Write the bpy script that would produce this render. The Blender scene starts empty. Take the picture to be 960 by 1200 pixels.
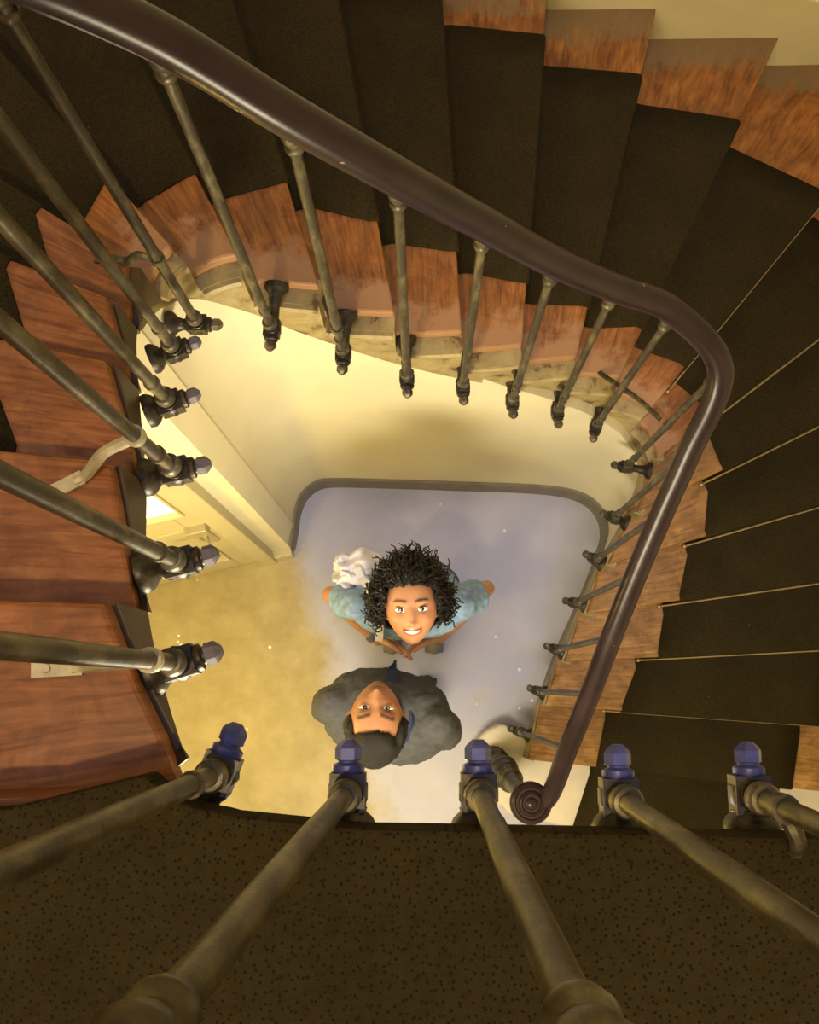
import bpy, bmesh, math, random
import numpy as np
from mathutils import Vector, Matrix
random.seed(7); rng = np.random.default_rng(7)
scene = bpy.context.scene
COL = scene.collection
# ------------------------------------------------------------------ camera
F, H, ND, R = 1130.0, 4.45, (495.0, 806.0), 0.15      # focal (px), camera height, nadir pixel, step rise
cn = np.array([ND[0]-480, ND[1]-600, F]); cn /= np.linalg.norm(cn)
cx = np.array([1.0, 0, 0])-cn*cn[0]; cx /= np.linalg.norm(cx)
cy = np.cross(cn, cx)
if cy[1] > 0: cy = -cy
def P(px, py, z):                                       # pixel + known height -> plan position
    d = np.array([px-480, py-600, F]); s = (H-z)/(d@cn)
    return np.array([d@cx*s, d@cy*s])
cam_data = bpy.data.cameras.new('camera'); cam = bpy.data.objects.new('camera', cam_data); COL.objects.link(cam)
right = Vector((cx[0], cy[0], -cn[0])); up = Vector((-cx[1], -cy[1], cn[1])); fwd = Vector((cx[2], cy[2], -cn[2]))
m = Matrix.Identity(4)
for r in range(3): m[r][0] = right[r]; m[r][1] = up[r]; m[r][2] = -fwd[r]
m.translation = (0, 0, H); cam.matrix_world = m
cam_data.sensor_fit = 'VERTICAL'; cam_data.sensor_height = 36.0; cam_data.lens = F/1200*36.0
cam_data.clip_start = 0.02
scene.camera = cam
# ------------------------------------------------------------------ world, lights, exposure
w = bpy.data.worlds.new('skylight'); scene.world = w; w.use_nodes = True
w.node_tree.nodes['Background'].inputs[0].default_value = (0.62, 0.66, 1.0, 1)
w.node_tree.nodes['Background'].inputs[1].default_value = 0.12
def lamp(name, loc, power, color, size, kind='POINT', rot=None):
    d = bpy.data.lights.new(name, kind); d.energy = power; d.color = color
    if kind == 'AREA': d.size = size
    else: d.shadow_soft_size = size
    o = bpy.data.objects.new(name, d); o.location = loc; COL.objects.link(o)
    if rot: o.rotation_euler = rot
    return o
lamp('lamp_under_landing', (-0.2, -0.85, 2.4), 150, (1.0, 0.87, 0.60), 0.28)
lamp('lamp_by_door', (-1.1, -0.22, 1.35), 20, (1.0, 0.70, 0.12), 0.08)
lamp('lamp_upper_floor', (-0.5, -0.75, 6.3), 215, (1.0, 0.71, 0.32), 0.05)
sky = lamp('overcast_skylight', (0.1, 0.4, 9), 0.68, (0.58, 0.66, 1.0), 0, 'SUN', (math.radians(3), math.radians(4), 0)); sky.data.angle = math.radians(14)
vs = scene.view_settings
vs.view_transform = 'Standard'; vs.look = 'None'; vs.gamma = 1.0; vs.use_curve_mapping = False
vs.exposure = 0.0
# ------------------------------------------------------------------ material helpers
def mat(name):
    M = bpy.data.materials.new(name); M.use_nodes = True
    nt = M.node_tree; b = nt.nodes['Principled BSDF']
    return M, nt, b
def N(nt, t, **kw):
    n = nt.nodes.new(t)
    for k, v in kw.items():
        if k in n.inputs: n.inputs[k].default_value = v
        else: setattr(n, k, v)
    return n
def ramp(nt, fac, stops):
    r = nt.nodes.new('ShaderNodeValToRGB'); e = r.color_ramp.elements
    while len(e) < len(stops): e.new(0.5)
    for el, (p, c) in zip(e, stops): el.position = p; el.color = (*c, 1) if len(c) == 3 else c
    nt.links.new(fac, r.inputs[0]); return r
def mix(nt, fac, a, b):
    n = nt.nodes.new('ShaderNodeMix'); n.data_type = 'RGBA'
    for s, v in ((n.inputs[0], fac), (n.inputs[6], a), (n.inputs[7], b)):
        if hasattr(v, 'is_linked'): nt.links.new(v, s)
        else: s.default_value = v if isinstance(v, (int, float)) else (*v, 1)
    return n.outputs[2]
def mth(nt, op, a, b=0.0):
    n = nt.nodes.new('ShaderNodeMath'); n.operation = op
    for s, v in ((n.inputs[0], a), (n.inputs[1], b)):
        if hasattr(v, 'is_linked'): nt.links.new(v, s)
        else: s.default_value = v
    return n.outputs[0]
def coords(nt, scale=(1, 1, 1), src='Object'):
    t = nt.nodes.new('ShaderNodeTexCoord'); mp = nt.nodes.new('ShaderNodeMapping'); mp.inputs['Scale'].default_value = scale
    nt.links.new(t.outputs[src], mp.inputs[0]); return mp.outputs[0]
def noise(nt, vec, scale, detail=4, rough=0.55, dist=0.0):
    n = N(nt, 'ShaderNodeTexNoise'); n.inputs['Scale'].default_value = scale; n.inputs['Detail'].default_value = detail
    n.inputs['Roughness'].default_value = rough; n.inputs['Distortion'].default_value = dist
    nt.links.new(vec, n.inputs['Vector']); return n.outputs['Fac']
def bump(nt, b, h, strength=0.3, dist=0.01):
    n = N(nt, 'ShaderNodeBump'); n.inputs['Strength'].default_value = strength; n.inputs['Distance'].default_value = dist
    nt.links.new(h, n.inputs['Height']); nt.links.new(n.outputs[0], b.inputs['Normal'])
def setc(nt, b, c, rough=0.5, metal=0.0, spec=None):
    if hasattr(c, 'is_linked'): nt.links.new(c, b.inputs['Base Color'])
    else: b.inputs['Base Color'].default_value = (*c, 1)
    b.inputs['Roughness'].default_value = rough; b.inputs['Metallic'].default_value = metal
    if spec is not None: b.inputs['Specular IOR Level'].default_value = spec
MAT = {}
def simple(name, c, rough=0.5, metal=0.0, var=0.15, scale=20, bmp=0.0, spec=None):
    M, nt, b = mat(name); v = coords(nt); f = noise(nt, v, scale)
    lo = tuple(x*(1-var) for x in c); hi = tuple(min(1, x*(1+var)) for x in c)
    setc(nt, b, ramp(nt, f, [(0.3, lo), (0.7, hi)]).outputs[0], rough, metal, spec)
    if bmp: bump(nt, b, noise(nt, v, scale*2.5, 6), bmp, 0.005)
    MAT[name] = M; return M
simple('cream_plaster', (0.75, 0.70, 0.52), 0.6, var=0.05, scale=3, bmp=0.06)
simple('grey_band', (0.19, 0.17, 0.13), 0.55, var=0.15, scale=14)
simple('door_paint', (0.52, 0.46, 0.27), 0.4, var=0.05, scale=6)
simple('trim_paint', (0.78, 0.72, 0.50), 0.4, var=0.04, scale=6)
simple('handle_metal', (0.62, 0.58, 0.42), 0.3, 0.8, var=0.1)
simple('brass', (0.46, 0.35, 0.19), 0.4, 0.8, var=0.15, scale=60)
simple('stone_step', (0.66, 0.61, 0.52), 0.5, var=0.07, scale=9, bmp=0.08)
simple('nut_daylight_blue', (0.045, 0.055, 0.24), 0.42, 0.15, var=0.35, scale=60)  # cool daylight on the near nuts and washers, put into their colour
simple('nut_daylight_violet', (0.13, 0.115, 0.16), 0.65, 0.1, var=0.3, scale=60)  # left flight nuts: weaker violet daylight tint in the colour
simple('grey_paint_metal', (0.44, 0.40, 0.28), 0.5, 0.2, var=0.2, scale=50)
def m_iron(name, base, worn, k):
    M, nt, b = mat(name); v = coords(nt, (1, 1, 0.35)); f = noise(nt, v, 38, 6, 0.65)
    f2 = noise(nt, coords(nt), 130, 3)
    c = ramp(nt, f, [(k, base), (k+0.22, worn)]).outputs[0]
    setc(nt, b, c, 0.42, 0.35); bump(nt, b, f2, 0.25, 0.002); MAT[name] = M
m_iron('iron', (0.062, 0.052, 0.034), (0.20, 0.172, 0.10), 0.48)
m_iron('iron_dark', (0.032, 0.026, 0.02), (0.11, 0.095, 0.065), 0.52)
# handrail: dark brown-violet varnished wood, chipped
M, nt, b = mat('rail_wood'); v = coords(nt); f = noise(nt, v, 9, 5); f2 = noise(nt, v, 34, 3, 0.5)
base = ramp(nt, f, [(0.3, (0.014, 0.007, 0.009)), (0.75, (0.030, 0.016, 0.019))]).outputs[0]
chip = ramp(nt, f2, [(0.735, (0, 0, 0)), (0.75, (1, 1, 1))]).outputs[0]
setc(nt, b, mix(nt, chip, base, (0.33, 0.25, 0.16)), 0.3, spec=0.28); bump(nt, b, f, 0.08, 0.004); MAT['rail_wood'] = M
# wood of the treads: UV.x = metres from the well end, UV.y = across the tread; attribute UV 'outer'.x = metres from the outer end
def m_wood(name, dark, mid, light, primer, pin, pout):
    M, nt, b = mat(name)
    uv = nt.nodes.new('ShaderNodeUVMap'); uv.uv_map = 'inner'
    mp = nt.nodes.new('ShaderNodeMapping'); mp.inputs['Scale'].default_value = (4, 42, 1); nt.links.new(uv.outputs[0], mp.inputs[0])
    info = nt.nodes.new('ShaderNodeObjectInfo')
    g = N(nt, 'ShaderNodeTexNoise'); g.noise_dimensions = '4D'; g.inputs['Scale'].default_value = 1.6; g.inputs['Detail'].default_value = 7
    g.inputs['Distortion'].default_value = 1.6
    nt.links.new(mp.outputs[0], g.inputs['Vector']); nt.links.new(mth(nt, 'MULTIPLY', info.outputs['Random'], 40.0), g.inputs['W'])
    v = coords(nt); bl = noise(nt, v, 9, 6, 0.7, 0.8)
    grain = ramp(nt, g.outputs['Fac'], [(0.28, dark), (0.5, mid), (0.74, light)]).outputs[0]
    blot = ramp(nt, bl, [(0.40, (0.42, 0.40, 0.38)), (0.62, (1, 1, 1))]).outputs[0]
    mm = nt.nodes.new('ShaderNodeMix'); mm.data_type = 'RGBA'; mm.blend_type = 'MULTIPLY'; mm.inputs[0].default_value = 0.65
    nt.links.new(grain, mm.inputs[6]); nt.links.new(blot, mm.inputs[7]); col = mm.outputs[2]
    sep = nt.nodes.new('ShaderNodeSeparateXYZ'); nt.links.new(uv.outputs[0], sep.inputs[0])
    uo = nt.nodes.new('ShaderNodeUVMap'); uo.uv_map = 'outer'; sep2 = nt.nodes.new('ShaderNodeSeparateXYZ'); nt.links.new(uo.outputs[0], sep2.inputs[0])
    wob = mth(nt, 'MULTIPLY', mth(nt, 'SUBTRACT', noise(nt, v, 14, 5, 0.7), 0.5), 0.30)
    if pin > 0:
        d = mth(nt, 'ADD', sep.outputs[0], wob)
        k = ramp(nt, d, [(max(pin-0.03, 0), (0.85, 0.85, 0.85)), (pin+0.03, (0, 0, 0))]).outputs[0]
        col = mix(nt, k, col, primer)
        d = mth(nt, 'ADD', sep2.outputs[0], wob)
        k = ramp(nt, d, [(pout-0.02, (0.85, 0.85, 0.85)), (pout+0.03, (0, 0, 0))]).outputs[0]
        col = mix(nt, k, col, (0.20, 0.135, 0.062))
    setc(nt, b, col, 0.48, spec=0.35); bump(nt, b, g.outputs['Fac'], 0.12, 0.003); MAT[name] = M
m_wood('wood_worn', (0.16, 0.052, 0.010), (0.33, 0.122, 0.022), (0.45, 0.19, 0.045), (0.38, 0.215, 0.115), 0.085, 0.14)
m_wood('wood_warm', (0.22, 0.105, 0.030), (0.38, 0.20, 0.062), (0.52, 0.30, 0.11), (0.36, 0.2, 0.12), 0, 0)
m_wood('wood_red', (0.15, 0.050, 0.016), (0.29, 0.108, 0.036), (0.39, 0.175, 0.07), (0.36, 0.2, 0.12), 0, 0)
# olive painted stringer, dirty
M, nt, b = mat('stringer_paint'); v = coords(nt); f = noise(nt, v, 12, 6, 0.7, 0.6)
setc(nt, b, ramp(nt, f, [(0.36, (0.115, 0.068, 0.022)), (0.44, (0.30, 0.235, 0.105)), (0.7, (0.44, 0.37, 0.19))]).outputs[0], 0.5)
bump(nt, b, f, 0.15, 0.004); MAT['stringer_paint'] = M
M, nt, b = mat('stringer_shade_brown'); v = coords(nt); f = noise(nt, v, 10, 6, 0.7, 0.6)  # upper left flight: shade on the stringer face put into the brown
setc(nt, b, ramp(nt, f, [(0.3, (0.045, 0.028, 0.012)), (0.62, (0.085, 0.055, 0.024)), (0.78, (0.24, 0.19, 0.09))]).outputs[0], 0.5); MAT['stringer_shade_brown'] = M
# carpet: dark olive brown with small dark dots
M, nt, b = mat('carpet'); v = coords(nt)
vo = N(nt, 'ShaderNodeTexVoronoi'); vo.voronoi_dimensions = '2D'; vo.inputs['Scale'].default_value = 112; nt.links.new(v, vo.inputs['Vector'])
dots = ramp(nt, vo.outputs['Distance'], [(0.13, (0, 0, 0)), (0.21, (1, 1, 1))]).outputs[0]
f = mth(nt, 'ADD', mth(nt, 'MULTIPLY', noise(nt, v, 6, 4), 0.5), mth(nt, 'MULTIPLY', noise(nt, v, 75, 4, 0.7), 0.5)); fz = noise(nt, v, 420, 2)
basec = ramp(nt, f, [(0.3, (0.021, 0.0155, 0.006)), (0.7, (0.041, 0.031, 0.0125))]).outputs[0]
c = mix(nt, dots, (0.012, 0.009, 0.006), basec)
sp = ramp(nt, noise(nt, v, 95, 2), [(0.79, (0, 0, 0)), (0.80, (1, 1, 1))]).outputs[0]
setc(nt, b, mix(nt, sp, c, (0.22, 0.2, 0.16)), 0.95, spec=0.1); bump(nt, b, fz, 0.6, 0.004); MAT['carpet'] = M
# floor: pale lavender grey paint with chips, worn yellowish patches
M, nt, b = mat('floor_paint'); v = coords(nt); f = noise(nt, v, 1.3, 5, 0.6); f2 = noise(nt, v, 5.5, 6, 0.7)
c = ramp(nt, f, [(0.35, (0.40, 0.41, 0.58)), (0.65, (0.52, 0.525, 0.68))]).outputs[0]
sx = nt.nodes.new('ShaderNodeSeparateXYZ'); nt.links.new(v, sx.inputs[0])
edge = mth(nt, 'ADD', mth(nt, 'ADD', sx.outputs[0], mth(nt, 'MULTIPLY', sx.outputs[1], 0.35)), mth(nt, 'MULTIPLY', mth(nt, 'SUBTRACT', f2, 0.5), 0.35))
ochre_mask = ramp(nt, mth(nt, 'ADD', edge, 1.0), [(0.56, (1, 1, 1)), (0.70, (0, 0, 0))]).outputs[0]   # ochre tone towards the door, lavender elsewhere
ochre_col = ramp(nt, noise(nt, v, 6, 5, 0.65), [(0.35, (0.36, 0.29, 0.125)), (0.7, (0.48, 0.40, 0.20))]).outputs[0]
c = mix(nt, ochre_mask, c, ochre_col)
st = ramp(nt, f2, [(0.60, (0, 0, 0)), (0.72, (0.55, 0.55, 0.55))]).outputs[0]
c = mix(nt, st, c, (0.47, 0.40, 0.26))
vo = N(nt, 'ShaderNodeTexVoronoi'); vo.inputs['Scale'].default_value = 13; vo.inputs['Randomness'].default_value = 1.0; nt.links.new(v, vo.inputs['Vector'])
dot = ramp(nt, vo.outputs['Distance'], [(0.08, (1, 1, 1)), (0.11, (0, 0, 0))]).outputs[0]
sel = ramp(nt, noise(nt, v, 3.1, 2), [(0.54, (0, 0, 0)), (0.57, (1, 1, 1))]).outputs[0]
mm = nt.nodes.new('ShaderNodeMix'); mm.data_type = 'RGBA'; mm.blend_type = 'MULTIPLY'; mm.inputs[0].default_value = 1
nt.links.new(dot, mm.inputs[6]); nt.links.new(sel, mm.inputs[7])
c = mix(nt, mm.outputs[2], c, (0.92, 0.90, 0.86))
setc(nt, b, c, 0.42); bump(nt, b, noise(nt, v, 40, 4), 0.05, 0.003); MAT['floor_paint'] = M
# lit frosted pane
M, nt, b = mat('lit_pane'); setc(nt, b, (0.9, 0.85, 0.6), 0.3)
b.inputs['Emission Color'].default_value = (1.0, 0.90, 0.55, 1); b.inputs['Emission Strength'].default_value = 1.3; MAT['lit_pane'] = M
simple('denim', (0.19, 0.29, 0.44), 0.85, var=0.28, scale=45, bmp=0.25)
simple('grey_polo', (0.055, 0.057, 0.064), 0.9, var=0.18, scale=60, bmp=0.25)
simple('navy_collar', (0.018, 0.026, 0.09), 0.85, var=0.2, scale=60)
simple('jeans', (0.05, 0.07, 0.14), 0.9, var=0.2, scale=40)
simple('shoe', (0.06, 0.055, 0.05), 0.6)
simple('sneaker', (0.20, 0.19, 0.20), 0.6)
simple('hair_black', (0.006, 0.005, 0.004), 0.5, var=0.4, scale=200, bmp=0.8, spec=0.35)
simple('hair_curl', (0.007, 0.005, 0.004), 0.5, var=0.4, scale=200, spec=0.35)
simple('bag_fabric', (0.58, 0.57, 0.68), 0.6, var=0.12, scale=14, bmp=0.3)
simple('bag_strap', (0.66, 0.66, 0.68), 0.4, var=0.08)
simple('teeth', (0.85, 0.82, 0.75), 0.25, var=0.02)
simple('blue_band', (0.03, 0.05, 0.35), 0.5)
simple('wristband', (0.10, 0.13, 0.24), 0.5, var=0.5, scale=160)
M, nt, b = mat('skin'); a = nt.nodes.new('ShaderNodeAttribute'); a.attribute_name = 'tone'
setc(nt, b, a.outputs['Color'], 0.42); b.inputs['Subsurface Weight'].default_value = 0.08; b.inputs['Subsurface Radius'].default_value = (0.02, 0.008, 0.004)
MAT['skin'] = M
M, nt, b = mat('eye'); a = nt.nodes.new('ShaderNodeAttribute'); a.attribute_name = 'tone'; setc(nt, b, a.outputs['Color'], 0.12); MAT['eye'] = M
# ------------------------------------------------------------------ mesh helpers
def mesh_obj(name, verts, faces, material=None, parent=None, smooth=False):
    me = bpy.data.meshes.new(name); me.from_pydata([tuple(map(float, v)) for v in verts], [], faces); me.update()
    o = bpy.data.objects.new(name, me); COL.objects.link(o)
    if material: me.materials.append(MAT[material])
    if parent: o.parent = parent
    if smooth: me.polygons.foreach_set('use_smooth', [True]*len(me.polygons))
    return o
def fixn(o):
    bm = bmesh.new(); bm.from_mesh(o.data); bmesh.ops.recalc_face_normals(bm, faces=bm.faces); bm.to_mesh(o.data); bm.free(); return o
def empty(name, loc=(0, 0, 0)):
    o = bpy.data.objects.new(name, None); o.empty_display_size = 0.1; o.location = loc; COL.objects.link(o); return o
def tag(o, label=None, cat=None, group=None, kind=None):
    for k, v in (('label', label), ('category', cat), ('group', group), ('kind', kind)):
        if v: o[k] = v
    return o
class MB:
    def __init__(s): s.v = []; s.f = []
    def add(s, v, f):
        o = len(s.v); s.v += [tuple(map(float, q)) for q in v]; s.f += [tuple(i+o for i in q) for q in f]
    def box(s, c, half, ax=None):
        ax = ax if ax is not None else np.eye(3); c = np.array(c, float)
        v = [c+ax[0]*half[0]*i+ax[1]*half[1]*j+ax[2]*half[2]*k for i in (-1, 1) for j in (-1, 1) for k in (-1, 1)]
        s.add(v, [(0, 1, 3, 2), (4, 6, 7, 5), (0, 4, 5, 1), (2, 3, 7, 6), (0, 2, 6, 4), (1, 5, 7, 3)])
    def lathe(s, base, axis, prof, seg=14, twist=0.0):          # prof: (distance along axis, radius)
        axis = np.array(axis, float); axis /= np.linalg.norm(axis)
        t = np.array([0, 0, 1.0]) if abs(axis[2]) < 0.9 else np.array([1.0, 0, 0])
        a = np.cross(axis, t); a /= np.linalg.norm(a); bb = np.cross(axis, a); base = np.array(base, float)
        v = []; f = []
        for d, r in prof:
            for k in range(seg):
                th = 2*math.pi*k/seg+twist; v.append(base+axis*d+(a*math.cos(th)+bb*math.sin(th))*r)
        n = len(prof)
        for i in range(n-1):
            for k in range(seg):
                k2 = (k+1) % seg; f.append((i*seg+k, i*seg+k2, (i+1)*seg+k2, (i+1)*seg+k))
        f.append(tuple(range(seg))[::-1]); f.append(tuple((n-1)*seg+k for k in range(seg)))
        s.add(v, f)
    def tube(s, pts, rad, seg=8, prof=None, upv=(0, 0, 1)):      # swept tube; prof: list of (side, up) points
        pts = [np.array(p, float) for p in pts]; n = len(pts)
        rads = rad if isinstance(rad, (list, tuple, np.ndarray)) else [rad]*n
        v = []; f = []
        pr = prof or [(math.cos(2*math.pi*k/seg), math.sin(2*math.pi*k/seg)) for k in range(seg)]
        seg = len(pr)
        for i, p in enumerate(pts):
            t = pts[min(i+1, n-1)]-pts[max(i-1, 0)]; t /= (np.linalg.norm(t)+1e-9)
            u0 = np.array(upv, float)
            if abs(t@u0) > 0.97: u0 = np.array([1.0, 0, 0])
            sd = np.cross(t, u0); sd /= np.linalg.norm(sd); uu = np.cross(sd, t)
            for (q, h) in pr: v.append(p+(sd*q+uu*h)*rads[i])
        for i in range(n-1):
            for k in range(seg):
                k2 = (k+1) % seg; f.append((i*seg+k, i*seg+k2, (i+1)*seg+k2, (i+1)*seg+k))
        f.append(tuple(range(seg))[::-1]); f.append(tuple((n-1)*seg+k for k in range(seg)))
        s.add(v, f)
    def sphere(s, c, r, ax=None, nu=12, nv=8):
        c = np.array(c, float); r = np.array(r if hasattr(r, '__len__') else (r, r, r), float); ax = ax if ax is not None else np.eye(3)
        v = [c+ax[2]*r[2]]; f = []
        for j in range(1, nv):
            ph = math.pi*j/nv
            for k in range(nu):
                th = 2*math.pi*k/nu; v.append(c+ax[0]*r[0]*math.sin(ph)*math.cos(th)+ax[1]*r[1]*math.sin(ph)*math.sin(th)+ax[2]*r[2]*math.cos(ph))
        v.append(c-ax[2]*r[2])
        for k in range(nu): f.append((0, 1+k, 1+(k+1) % nu))
        for j in range(nv-2):
            for k in range(nu): f.append((1+j*nu+k, 1+(j+1)*nu+k, 1+(j+1)*nu+(k+1) % nu, 1+j*nu+(k+1) % nu))
        L = len(v)-1
        for k in range(nu): f.append((L, 1+(nv-2)*nu+(k+1) % nu, 1+(nv-2)*nu+k))
        s.add(v, f)
    def build(s, name, material, parent=None, smooth=True):
        o = fixn(mesh_obj(name, s.v, s.f, material, parent, smooth))
        if smooth: o.data.set_sharp_from_angle(angle=math.radians(42))
        return o
def catmull(tab, s):                                             # tab: list of (s, vector)
    ks = [t[0] for t in tab]; s = min(max(s, ks[0]), ks[-1]); i = max(k for k in range(len(ks)) if ks[k] <= s+1e-9); i = min(i, len(ks)-2)
    p = [np.array(tab[min(max(j, 0), len(tab)-1)][1], float) for j in (i-1, i, i+1, i+2)]; t = (s-ks[i])/(ks[i+1]-ks[i])
    return 0.5*((2*p[1])+(-p[0]+p[2])*t+(2*p[0]-5*p[1]+4*p[2]-p[3])*t*t+(-p[0]+3*p[1]-3*p[2]+p[3])*t**3)
def spline(pts, per=6):
    tab = list(enumerate(pts)); n = (len(pts)-1)*per
    return [catmull(tab, k/per) for k in range(n+1)]
# ------------------------------------------------------------------ plan of the stair
WELL = [(1, (.34, -.57)), (2, (.44, -.295)), (3, (.50, -.07)), (4, (.56, .10)), (5, (.63, .28)), (6, (.69, .45)), (7, (.77, .62)), (8, (.815, .78)), (9, (.76, .91)),
        (10, (.63, .97)), (11, (.47, .985)), (12, (.29, .97)), (13, (.11, .955)), (14, (-.07, .95)), (15, (-.25, .96)), (16, (-.42, .97)), (17, (-.53, .92)),
        (18, (-.575, .82)), (19, (-.555, .68)), (20, (-.50, .51)), (21, (-.435, .31)), (22, (-.38, .10)), (23, (-.28, -.09)), (24, (-.19, -.13))]
ANG = [(1, -6), (2, -6), (3, -4), (4, 3), (5, 8), (6, 16), (7, 26), (8, 37), (9, 50), (10, 64), (11, 76), (12, 85), (13, 93), (14, 100), (15, 107), (16, 117), (17, 131),
       (18, 147), (19, 158), (20, 168), (21, 174), (22, 178), (23, 190), (24, 190)]
CARP = {1: .30, 2: .285, 3: .31, 4: .37, 5: .36, 6: .38, 7: .35, 8: .25, 9: .19, 10: .18, 11: .165, 12: .19, 13: .235, 14: .26, 15: .285, 16: .225, 17: .205, 18: .205, 19: .19, 20: .20, 21: .20, 22: .21, 23: .22}
CW = 0.81
SHRINK = {2: .04, 3: .06, 4: .035, 5: .045, 6: .035}
XR, XL, YT, YB, RC = 1.86, -1.86, 2.20, -2.4, 0.38
def W(s): return catmull(WELL, s)
def A(s): return math.radians(float(catmull([(k, (v,)) for k, v in ANG], s)[0]))
def D(s): a = A(s); return np.array([math.cos(a), math.sin(a)])
def inside(p):
    if not (XL < p[0] < XR and YB < p[1] < YT): return False
    for sx, X in ((1, XR-RC), (-1, XL+RC)):
        if (p[0]-X)*sx > 0 and p[1] > YT-RC and np.hypot(p[0]-X, p[1]-(YT-RC)) > RC: return False
    return True
def reach(p, d):
    lo, hi = 0.0, 4.0
    for _ in range(26):
        md = (lo+hi)/2
        if inside(p+d*md): lo = md
        else: hi = md
    return lo
def O(s): p = W(s); d = D(s); return p+d*reach(p, d)
def up_dir(s):                                                    # horizontal, square to the nosing, towards the higher tread
    d = D(s); return np.array([-d[1], d[0]])
def ext(poly, z0, z1):
    n = len(poly); v = [(p[0], p[1], z0) for p in poly]+[(p[0], p[1], z1) for p in poly]
    f = [tuple(range(n))[::-1], tuple(range(n, 2*n))]+[(i, (i+1) % n, n+(i+1) % n, n+i) for i in range(n)]
    return v, f
def struct(o): o['kind'] = 'structure'; return o
# ------------------------------------------------------------------ setting
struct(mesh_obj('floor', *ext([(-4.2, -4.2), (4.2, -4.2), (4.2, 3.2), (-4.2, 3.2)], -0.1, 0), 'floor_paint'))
# wall under the stair, from the first step round to the door
BASE = [P(*q, 0) for q in [(625, 850), (640, 800), (655, 760), (672, 722), (690, 680), (701, 648), (706, 630), (704, 614), (696, 601), (684, 592), (662, 584), (620, 579), (540, 576), (450, 573), (392, 572), (372, 576), (358, 588), (350, 605), (347, 625), (343, 645)]]
BASE = [p+np.array([0, .014*min(max((p[1]-.7)/.15, 0), 1)]) for p in spline(BASE, 4)]
def near_s(p):
    best = min(np.linspace(1, 23, 300), key=lambda s: np.hypot(*(W(s)-p))); return best
def wall_strip(name, pts, z0, ztop, thick, material, side=1):
    v = []; n = len(pts)
    for i, p in enumerate(pts):
        t = pts[min(i+1, n-1)]-pts[max(i-1, 0)]; t = t/np.linalg.norm(t); nrm = np.array([t[1], -t[0]])*side; q = p+nrm*thick
        zt = ztop(p) if callable(ztop) else ztop
        v += [(p[0], p[1], z0), (p[0], p[1], zt), (q[0], q[1], zt), (q[0], q[1], z0)]
    f = [(0, 1, 2, 3), tuple(4*(n-1)+k for k in (3, 2, 1, 0))]
    for i in range(n-1):
        for k in range(4): f.append((4*i+k, 4*i+(k+1) % 4, 4*i+4+(k+1) % 4, 4*i+4+k))
    return fixn(mesh_obj(name, v, f, material, None, True))
def under(p): s = near_s(p); return max(0.06, R*s-0.25)
o = struct(wall_strip('wall_back', BASE, 0, under, 0.05, 'cream_plaster')); o.data.set_sharp_from_angle(angle=math.radians(40))
o = struct(wall_strip('baseboard_back', BASE, 0, lambda p: min(0.16, under(p)-.01), -0.012, 'grey_band')); o.data.set_sharp_from_angle(angle=math.radians(40))
# outer walls of the stair shaft
def shell():
    pts = [(XL, YB)]
    for k in range(9): a = math.pi-k*math.pi/16; pts.append((XL+RC+RC*math.cos(a), YT-RC+RC*math.sin(a)))
    for k in range(9): a = math.pi/2-k*math.pi/16; pts.append((XR-RC+RC*math.cos(a), YT-RC+RC*math.sin(a)))
    pts.append((XR, YB)); return [np.array(p) for p in pts]
SH = shell()
for nm, a, bq in (('wall_left', 0, 6), ('wall_far', 5, 15), ('wall_right', 14, 20)):
    o = struct(wall_strip(nm, SH[a:bq], 0, 6.6, -0.12, 'cream_plaster')); o.data.set_sharp_from_angle(angle=math.radians(40))
struct(wall_strip('wall_front', [np.array((XR, YB)), np.array((XL, YB))], 0, 6.6, -0.12, 'cream_plaster'))
# ------------------------------------------------------------------ door and its wall, under the upper flight
dA, dB = P(306, 660, 0), P(180, 690, 0); du = (dB-dA)/np.linalg.norm(dB-dA); dn = np.array([du[1], -du[0]])
if dn[1] > 0: dn = -dn
def dp(t, off, z): q = dA+du*t+dn*off; return np.array([q[0], q[1], z])
dax = np.array([[du[0], du[1], 0], [dn[0], dn[1], 0], [0, 0, 1.0]])
def dbox(mb, t0, t1, o0, o1, z0, z1): mb.box(dp((t0+t1)/2, (o0+o1)/2, (z0+z1)/2), ((t1-t0)/2, abs(o1-o0)/2, (z1-z0)/2), dax)
corner = BASE[-1]
mb = MB(); mb.add(*ext([corner, P(318, 650, 0), P(318, 650, 0)+np.array([-.03, .12]), corner+np.array([.02, .1])], 0, 2.62)); struct(mb.build('wall_pier', 'trim_paint', None, False))
mb = MB(); dbox(mb, .93, 1.10, -.1, 0, 0, 2.62); dbox(mb, -.05, .93, -.1, 0, 2.13, 2.62)
struct(mb.build('wall_door', 'cream_plaster', None, False))
door = struct(empty('door_1', dp(.42, 0, 0)))
def dpart(name, material, boxes, parent=door, bev=0.004):
    mb = MB()
    for bx in boxes: dbox(mb, *bx)
    o = mb.build(name, material, None, False); o.parent = parent
    o.matrix_parent_inverse = Matrix.Translation(door.location).inverted()
    md = o.modifiers.new('edge', 'BEVEL'); md.width = bev; md.segments = 2
    return o
dpart('door_frame', 'door_paint', [(-.075, -.004, -.08, .02, 0, 2.13), (.864, .93, -.08, .02, 0, 2.13), (-.004, .864, -.08, .02, 2.06, 2.13)])
leafb = [(.002, .09, -.05, -.01, 0.01, 1.27), (.002, .045, -.05, -.01, 1.27, 2.05), (.74, .86, -.05, -.01, .01, 2.05), (.09, .74, -.05, -.01, .01, .25), (.09, .74, -.05, -.01, 1.05, 1.27), (.045, .74, -.05, -.01, 1.93, 2.05), (.09, .74, -.044, -.024, .25, 1.05)]
leaf = dpart('door_leaf', 'door_paint', leafb)
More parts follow.
